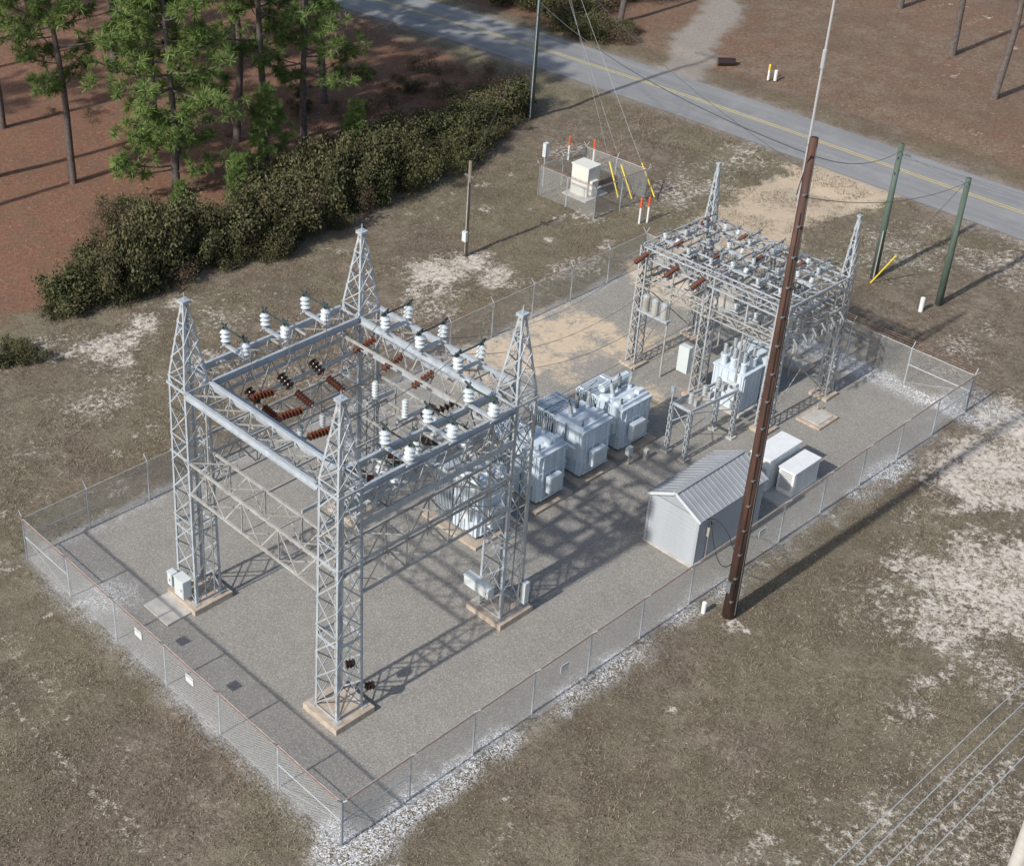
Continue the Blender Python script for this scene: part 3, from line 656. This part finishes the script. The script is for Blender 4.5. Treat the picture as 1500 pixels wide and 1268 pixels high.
# ---------------------------------------------------------------- poles
P=empty('wooden_utility_pole'); mb=MB()
pts=[(18.95,-1.45,-.1),(18.93,-1.43,6),(18.92,-1.40,13),(18.9,-1.36,20.1)]
mb.rings(pts,[.27,.235,.19,.14],16,'wood'); mb.build('pole',P,True)
mb=MB(); mb.cyl((18.9,-1.2,17.6),(18.9,-1.18,24.8),.045,.04,8,'mastm'); mb.cyl((18.9,-1.18,24.8),(18.92,-1.16,27.4),.05,.045,8,'white'); mb.cyl((18.9,-1.18,22.4),(18.9,-1.18,23.0),.07,mat='mastm')
for z in(17.8,19.8): mb.bar((18.9,-1.4,z),(18.9,-1.1,z),.08,.08,'galvd')
mb.wire((18.68,-1.62,.4),(18.77,-1.45,17.5),0,.022,'black'); mb.wire((18.9,-1.72,.2),(18.9,-1.5,19.8),0,.016,'galvd')
for k in range(16): mb.box(18.62+k*.004,-1.66+k*.008,.9+k*1.15,18.76+k*.004,-1.55+k*.008,.94+k*1.15,'galvd')
mb.wire((18.7,-1.5,19.6),(18.9,-1.1,18.0),-.25,.02,'black',10)
mb.wire((18.7,-1.3,2.6),(20.9,1.2,2.1),.9,.02,'black',14); mb.wire((18.7,-1.3,3.3),(20.5,1.2,2.4),-.5,.018,'black',14)
mb.box(18.6,-1.5,1.3,18.72,-1.3,1.8,'galvd'); mb.build('mast_and_cables',P)
def pole(name,x,y,h,r0,r1,mat,extra=None):
    P=empty(name); mb=MB(); mb.rings([(x,y,-.1),(x,y+.02,h*.5),(x,y+.03,h)],[r0,(r0+r1)/2,r1],14,mat); mb.build('pole',P,True)
    if extra: mb=MB(); extra(mb); mb.build('fittings',P)
def e1(mb):
    mb.cyl((32.75,26.85,.2),(32.75,26.85,4.6),.03,mat='galvw'); mb.box(32.6,26.7,1.0,32.78,27.0,1.6,'cab'); mb.bar((32.9,26.6,4.9),(32.9,27.3,4.9),.08,.08,'galvd')
pole('timber_service_pole',32.9,26.9,5.8,.12,.09,'woodt',e1)
pole('steel_utility_pole',50.7,38.3,15.5,.16,.12,'woodg',lambda mb:(mb.bar((50.7,36.9,14.8),(50.7,39.7,14.8),.14,.1,'wood'),mb.stack((50.7,37,14.9),(50.7,37,15.2),.08,3,'porc'),mb.cyl((50.5,38.2,.1),(50.5,38.2,12),.03,mat='galv')))
def e2(mb):
    for z in(7.3,6.4): mb.bar((47.9,10.3,z),(48.5,10.3,z),.06,.06,'galvd')
    mb.cyl((48.0,10.2,.1),(48.0,10.2,3),.035,mat='galvw'); mb.stack((48.2,10.05,7.5),(48.2,9.7,7.5),.08,4,'galvd')
pole('green_utility_pole',48.2,10.3,8.0,.19,.14,'woodg',e2)
pole('green_utility_pole',48.2,6.35,7.4,.19,.14,'woodg',lambda mb:(mb.bar((48.0,6.35,7.0),(48.5,6.35,7.0),.05,.05,'galvd'),))
pole('concrete_utility_pole',9.75,-16.6,11.5,.26,.18,'conc2')
mb=MB()
def guy(a,t,mat='yellow'):
    a=Vector(a);t=Vector(t);d=(t-a).normalized(); mb.cyl(a,a+d*2.3,.045,n=8,mat=mat); mb.wire(a,t,.05,.012,'wire')
guy((47.6,10.1,0),(48.2,6.45,7.2)); guy((45.0,25.9,0.3),(50.6,38.1,14.5)); guy((46.9,24.6,0.2),(50.6,38.1,14.2)); guy((46.0,25.6,0),(50.6,38.1,13.0))
mb.build('guy_wires')
mb=MB()
top=(18.9,-1.35,19.5)
mb.wire((50.6,38.2,8.2),top,.8,.022,'wire',30); mb.wire((50.6,38.2,12.5),(18.9,-1.35,18.9),1.0,.012,'wire',30)
mb.wire(top,(48.2,10.3,7.6),.5,.014,'wire',20); mb.wire((18.9,-1.35,18.0),(48.2,6.35,7.2),.6,.014,'wire',20)
mb.wire((48.2,10.3,7.6),(48.2,6.35,7.1),.15,.016); mb.wire((48.2,6.35,7.1),(55,-40,8.5),.6,.014,'wire',20); mb.wire((48.2,10.3,7.3),(55,-40,8.0),.6,.014,'wire',20)
mb.wire((32.9,26.9,5.6),(50.7,38.3,7.5),.4,.012); 
mb.wire((50.7,37,15.2),(62,90,15.2),.8,.014,'wire',20); mb.wire((50.7,39.5,15.0),(60,90,15.0),.8,.014,'wire',20)
for y,z in ((-14.55,10.05),(-14.95,10.1),(-15.4,10.0),(-15.9,10.05)): mb.wire((-70,y-.3,9.6),(9.7,y,z),.3,.013,'wirel',24); mb.wire((9.7,y,z),(70,y+1,z),.8,.013,'wirel',24)
mb.build('power_lines')
def marker(x,y,h=1.7,top='orange',r=.06):
    P=MB(); P.cyl((x,y,0),(x,y,h*.62),r,n=10,mat='white'); P.cyl((x,y,h*.62),(x,y,h*.96),r*1.05,n=10,mat=top); P.cyl((x,y,h*.96),(x,y,h),r*1.05,r*.4,10,top); P.build('marker_post')
for a in((47.4,32.0),(48.2,30.6),(43.6,23.1),(44.1,22.9)): marker(*a)
marker(46.8,6.6,.85,'white',.12); marker(18.3,-.7,.55,'white',.09); marker(69.5,32.2,1.2,'yellow',.08); marker(69.8,31.8,.8,'white',.12)
P=empty('pad_mounted_cabinet'); mb=MB(); mb.box(43.3,27.0,0,45.4,28.9,.12,'conc2')
mb.box(43.7,27.3,.12,44.75,28.6,2.0,'cream'); mb.box(43.65,27.25,2.0,44.8,28.65,2.08,'cream'); mb.box(43.69,27.38,.3,43.698,27.9,1.85,'cream'); mb.box(43.685,27.98,.3,43.698,28.52,1.85,'cream'); mb.box(43.9,27.1,.3,44.5,27.3,1.2,'cream')
mb.build('cabinet',P,bevel=.02)
mb=MB(); mb.cyl((43.2,30.4,0),(43.2,30.4,2.6),.04,mat='galv'); mb.box(43.05,30.25,2.0,43.35,30.5,2.9,'cab'); mb.build('meter_post')
# ---------------------------------------------------------------- pines
def tufts(cent,dirs,ln,wd,n,rg,spread=1.0):
    m=len(cent); C=np.repeat(cent,n,0); D=np.repeat(dirs,n,0)
    v=rg.normal(size=(m*n,3)); v/=np.linalg.norm(v,axis=1)[:,None]
    v=v*spread+D*.6; v/=np.linalg.norm(v,axis=1)[:,None]
    s=np.cross(v,rg.normal(size=v.shape)); s/=np.linalg.norm(s,axis=1)[:,None]
    l=(ln*(.7+.6*rg.random(m*n)))[:,None]; tip=C+v*l; tip[:,2]-=.04
    co=np.stack([C-s*wd/2+v*.03,C+s*wd/2+v*.03,tip+s*wd*.2,tip-s*wd*.2],1).reshape(-1,3)
    f=np.arange(m*n*4).reshape(-1,4)
    tone=np.repeat(np.clip(np.repeat(rg.random(m),n)*.6+rg.random(m*n)*.4,0,1),4)
    return co,f,tone
def make_pine(i,H,lo,nb,reach,lean=0,nn=26):
    rg=np.random.default_rng(50+i); mb=MB(); n=9
    path=[Vector((lean*(z/H)**1.5*H*.05+.12*math.sin(z*.5+i)-.12*math.sin(i),.12*math.cos(z*.4+i*2)-.12*math.cos(i*2),z)) for z in np.linspace(0,H,n)]
    r0=.2+.004*H; mb.rings([path[0]-Vector((0,0,.2))]+path,[r0*1.25]+[r0*(1-.82*k/(n-1)) for k in range(n)],10,'bark')
    def at(z):
        t=z/H*(n-1);k=min(int(t),n-2); return path[k].lerp(path[k+1],t-k)
    C=[];D=[]
    for b in range(nb):
        f=(b+.5)/nb; z=lo+(H-lo)*f+rg.normal()*.2; z=min(z,H-.3)
        ln=reach*(1-.72*f**1.6)*rg.uniform(.4,1.15)*(.7 if f<.08 else 1); az=b*2.4+rg.normal()*.6
        up=rg.uniform(-.15,.3)+f*.45; p=at(z); P_=[p];d=Vector((math.cos(az),math.sin(az),up*.6))
        for s in range(5):
            P_.append(P_[-1]+d*ln/5); d=Vector((d.x+rg.normal()*.12,d.y+rg.normal()*.12,d.z+.12)); 
        mb.rings(P_,[.045*ln/3*(1-.8*k/5)+.012 for k in range(6)],5,'bark',False)
        for s in range(3,6):
            for q in range(3):
                side=Vector((rg.normal()*.9,rg.normal()*.9,rg.normal()*.35+.15)).normalized(); l2=rg.uniform(.3,.9)*(.5+ln/5)*(1.15-s*.08)
                e=P_[s]+side*l2; mb.rings([P_[s],e],[.018,.010],3,'bark',False)
                for w in range(2):
                    C.append(e+Vector(rg.normal(size=3)*.12*w)); D.append(side*.8+Vector((0,0,.5)))
            C.append(P_[s]); D.append(d.normalized())
    co,f,tone=tufts(np.array([tuple(c) for c in C]),np.array([tuple(c) for c in D]),.45,.046,nn,rg)
    nv=npmesh('pine_needles_%d'%i,co,f,[M['needle']],{'tone':tone})
    me=bpy.data.meshes.new('pine_trunk_%d'%i); me.from_pydata(mb.v,[],mb.f); me.materials.append(M['bark']); me.polygons.foreach_set('use_smooth',[True]*len(mb.f)); me.update()
    return me,nv
V=[make_pine(0,17,1.4,74,5.0,nn=30),make_pine(1,19,6.5,42,4.4,.6,nn=28),make_pine(2,21,11.5,32,4.2,-.5),make_pine(3,18,4.0,48,5.0,.2,nn=28),make_pine(4,9,.6,34,2.4,-.3)]
def pine(v,x,y,rot=None,s=1):
    P=empty('pine_tree',(x,y,0)); P.rotation_euler=(random.uniform(-.03,.03),random.uniform(-.03,.03),random.uniform(0,6.28) if rot is None else rot); P.scale=(s,s,s)
    obj('trunk',V[v][0],P); obj('needles',V[v][1],P)
for a in [(0,24.9,43.7,.5,1.0),(1,33.4,46,1,1),(2,33.0,48.2,3,.95),(3,35.8,44.6,5,.95),(1,21.3,49.6,2,.95),(1,22.4,60,1,1),(2,41.9,49.7,0,1),(1,41.7,59.6,4,1),(4,29.8,41.0,1,.7),(4,26.5,39.5,2,.4),(4,36.5,40.5,2,.45),(4,22.4,39.5,3,.35),(2,17.5,53.5,2,1),(2,30.5,54,2,1),(2,84.9,26.3,1,1),(2,78.7,19.6,3,1),(2,71.2,47.5,3,.9),(1,28.0,51.5,.3,.9),
 (1,34,64,1,1.05),(3,47,58,2,1),(2,38,70,2,1),(2,50,66,1,1),(2,20,71,2,1),(2,11,50,1,1),(2,30,76,3,1),(2,45,76,0,1),(2,92,35,1,1),(2,88,12,2,1),(3,95,50,2,1),(2,76,58,2,1),(3,70,62,2,1),(2,84,60,1,1),(2,5,66,1,1),(2,14,80,1,1),(2,58,80,1,1),(2,98,20,0,1)]: pine(*a)
# ---------------------------------------------------------------- shrubs
def make_shrub(i,mat,n=4800,ls=.105,k=11,sp=.66):
    rg=np.random.default_rng(80+i)
    cs=np.c_[rg.normal(size=k)*sp,rg.normal(size=k)*sp,rg.uniform(.25,1.5,k)]; rr=rg.uniform(.22,.66,k)
    w=rr**2/np.sum(rr**2); idx=rg.choice(k,n,p=w); v=rg.normal(size=(n,3)); v/=np.linalg.norm(v,axis=1)[:,None]
    rad=rr[idx]*(.5+.9*rg.random(n)**1.1); rad*=1+.45*np.sin(v[:,0]*7+idx)*np.sin(v[:,1]*6+v[:,2]*5)
    c=cs[idx]+v*rad[:,None]; c[:,2]=np.abs(c[:,2])
    a=v+rg.normal(size=(n,3))*.8; a/=np.linalg.norm(a,axis=1)[:,None]; t=np.cross(a,rg.normal(size=(n,3))); t/=np.linalg.norm(t,axis=1)[:,None]; b=np.cross(a,t)
    s=(ls*(.5+.9*rg.random(n)))[:,None]
    co=np.stack([c-t*s*.5,c+b*s*.35,c+t*s*.6,c-b*s*.35],1).reshape(-1,3); f=np.arange(n*4).reshape(-1,4)
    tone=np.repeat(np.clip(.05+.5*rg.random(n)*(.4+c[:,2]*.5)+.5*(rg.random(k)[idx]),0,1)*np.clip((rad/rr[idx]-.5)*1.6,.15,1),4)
    return npmesh('shrub_mesh_%d'%i,co,f,[M[mat]],{'tone':tone})
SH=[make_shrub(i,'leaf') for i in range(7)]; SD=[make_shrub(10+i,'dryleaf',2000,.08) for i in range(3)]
Hd=empty('hedge'); rg=np.random.default_rng(5)
xs=np.arange(12.0,52,.97)
for x in xs:
    dpt=np.interp(x,[11,15,20,34,40,52],[1.6,3.2,5.2,5.0,4.2,2.2])*rg.uniform(.75,1.15)
    hs=np.interp(x,[11,16,30,38,46,52],[.7,1.05,1.15,.9,.7,.6])
    yy=.4+rg.uniform(-.3,.6)
    while yy<dpt:
        s=rg.uniform(.65,1.4)*(.75 if yy<1.2 else 1); dry=rg.random()<(.22 if yy<1.2 else .09)
        sz=s*hs*rg.uniform(.55,1.6)
        if rg.random()<np.interp(x,[12,34,44,52],[.95,.95,.85,.75]):
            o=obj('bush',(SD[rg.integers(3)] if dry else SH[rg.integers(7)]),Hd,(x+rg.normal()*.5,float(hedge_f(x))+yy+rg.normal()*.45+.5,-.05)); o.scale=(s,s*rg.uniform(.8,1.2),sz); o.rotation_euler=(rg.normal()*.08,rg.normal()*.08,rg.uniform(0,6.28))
        yy+=rg.uniform(.75,1.4)
def brush(name,lst,dry=True):
    P=empty(name)
    for x,y,s in lst:
        o=obj('bush',(SD[rg.integers(3)] if dry and rg.random()<.75 else SH[rg.integers(6)]),P,(x,y,-.05)); o.scale=(s,s,s*.8); o.rotation_euler=(0,0,rg.uniform(0,6))
brush('brush_thicket',[(rg.uniform(67.5,80),rg.uniform(49,62),rg.uniform(.8,1.8)) for _ in range(60)]+[(rg.uniform(66,70),rg.uniform(43.5,52),rg.uniform(.5,1.1)) for _ in range(18)])
brush('undergrowth',[(20.5+rg.normal()*1.2,43+rg.normal()*.8,rg.uniform(.6,1.1)) for _ in range(7)]+[(rg.uniform(25,55),rg.uniform(42,62),rg.uniform(.3,.7)) for _ in range(26)]+[(rg.uniform(38,55),rg.uniform(41,50),rg.uniform(.5,1)) for _ in range(30)])
brush('weedy_shrub',[(7.5+rg.normal()*.8,34+rg.normal()*.6,.6) for _ in range(4)]+[(12.8,37.5,.7)],False)
mb=MB(); mb.rings([(69.4,36.6,.2),(70.3,35.7,.2)],[.3,.3],14,'dark'); mb.build('culvert_pipe')
# ---------------------------------------------------------------- grass blades
def grass(n):
    rg=np.random.default_rng(11); x=rg.uniform(-11,60,n*3); y=rg.uniform(-19,36,n*3)
    dd=np.maximum(np.maximum(-x,x-L),np.maximum(-y,y-W)); f=fbm(x,y,1.8,2); g2=fbm(x,y,1.3,6)
    k=(dd>.25)&(rg.random(n*3)<ss(.40,.62,f))&(np.abs(x-roadc(y))>3.5)&(g2<.6)
    x=x[k][:n];y=y[k][:n]; m=len(x); an=rg.uniform(0,6.28,m); h=rg.uniform(.03,.15,m); w=rg.uniform(.012,.026,m); le=rg.uniform(-.1,.1,(m,2))
    z=(fbm(x,y,4,4,3)-.5)*.16*ss(.6,3,dd[k][:n])*ss(3.6,7,np.abs(x-roadc(y)))-.01
    a=np.stack([x-np.cos(an)*w,y-np.sin(an)*w,z],1);b=np.stack([x+np.cos(an)*w,y+np.sin(an)*w,z],1);c=np.stack([x+le[:,0],y+le[:,1],z+h],1)
    co=np.stack([a,b,c],1).reshape(-1,3); return npmesh('grass',co,np.arange(m*3).reshape(-1,3),[M['grassb']],{'tone':np.repeat(rg.random(m),3)})
obj('grass',grass(150000))
# ---------------------------------------------------------------- light
w=bpy.data.worlds.new('World'); scene.world=w; w.use_nodes=True; nt=w.node_tree; bg=nt.nodes['Background']
sky=nt.nodes.new('ShaderNodeTexSky'); sky.sky_type='NISHITA'; sky.sun_disc=False; EL=math.radians(37)
sky.sun_elevation=EL; sky.sun_rotation=math.radians(270); sky.air_density=1.0; sky.dust_density=2.0; nt.links.new(sky.outputs[0],bg.inputs[0]); bg.inputs[1].default_value=.15
sd=bpy.data.lights.new('sun','SUN'); sd.energy=4.5; sd.angle=math.radians(1.2); sd.color=(1,.96,.90)
so=bpy.data.objects.new('sun',sd); scene.collection.objects.link(so); so.rotation_euler=Vector((math.cos(EL),-.02,-math.sin(EL))).to_track_quat('-Z','Y').to_euler()
# ---------------------------------------------------------------- camera
yaw,pit,rol=.8422,.5502,.0106
F=Vector((math.cos(pit)*math.cos(yaw),math.cos(pit)*math.sin(yaw),-math.sin(pit))); R=Vector((math.sin(yaw),-math.cos(yaw),0)); U=R.cross(F)
R2=R*math.cos(rol)+U*math.sin(rol); U2=-R*math.sin(rol)+U*math.cos(rol)
cam=bpy.data.cameras.new('camera'); co=bpy.data.objects.new('camera',cam); scene.collection.objects.link(co)
mt=Matrix((( R2.x,U2.x,-F.x,-22.1349),(R2.y,U2.y,-F.y,-24.8868),(R2.z,U2.z,-F.z,38.876),(0,0,0,1))); co.matrix_world=mt
cam.sensor_width=36; cam.sensor_fit='HORIZONTAL'; cam.lens=2182.32/1500*36; cam.shift_x=(750-510.56)/1500; cam.shift_y=-(634-533.28)/1500
cam.clip_start=.5; cam.clip_end=5000; scene.camera=co
scene.view_settings.view_transform='Standard'; scene.view_settings.look='None'; scene.view_settings.exposure=0
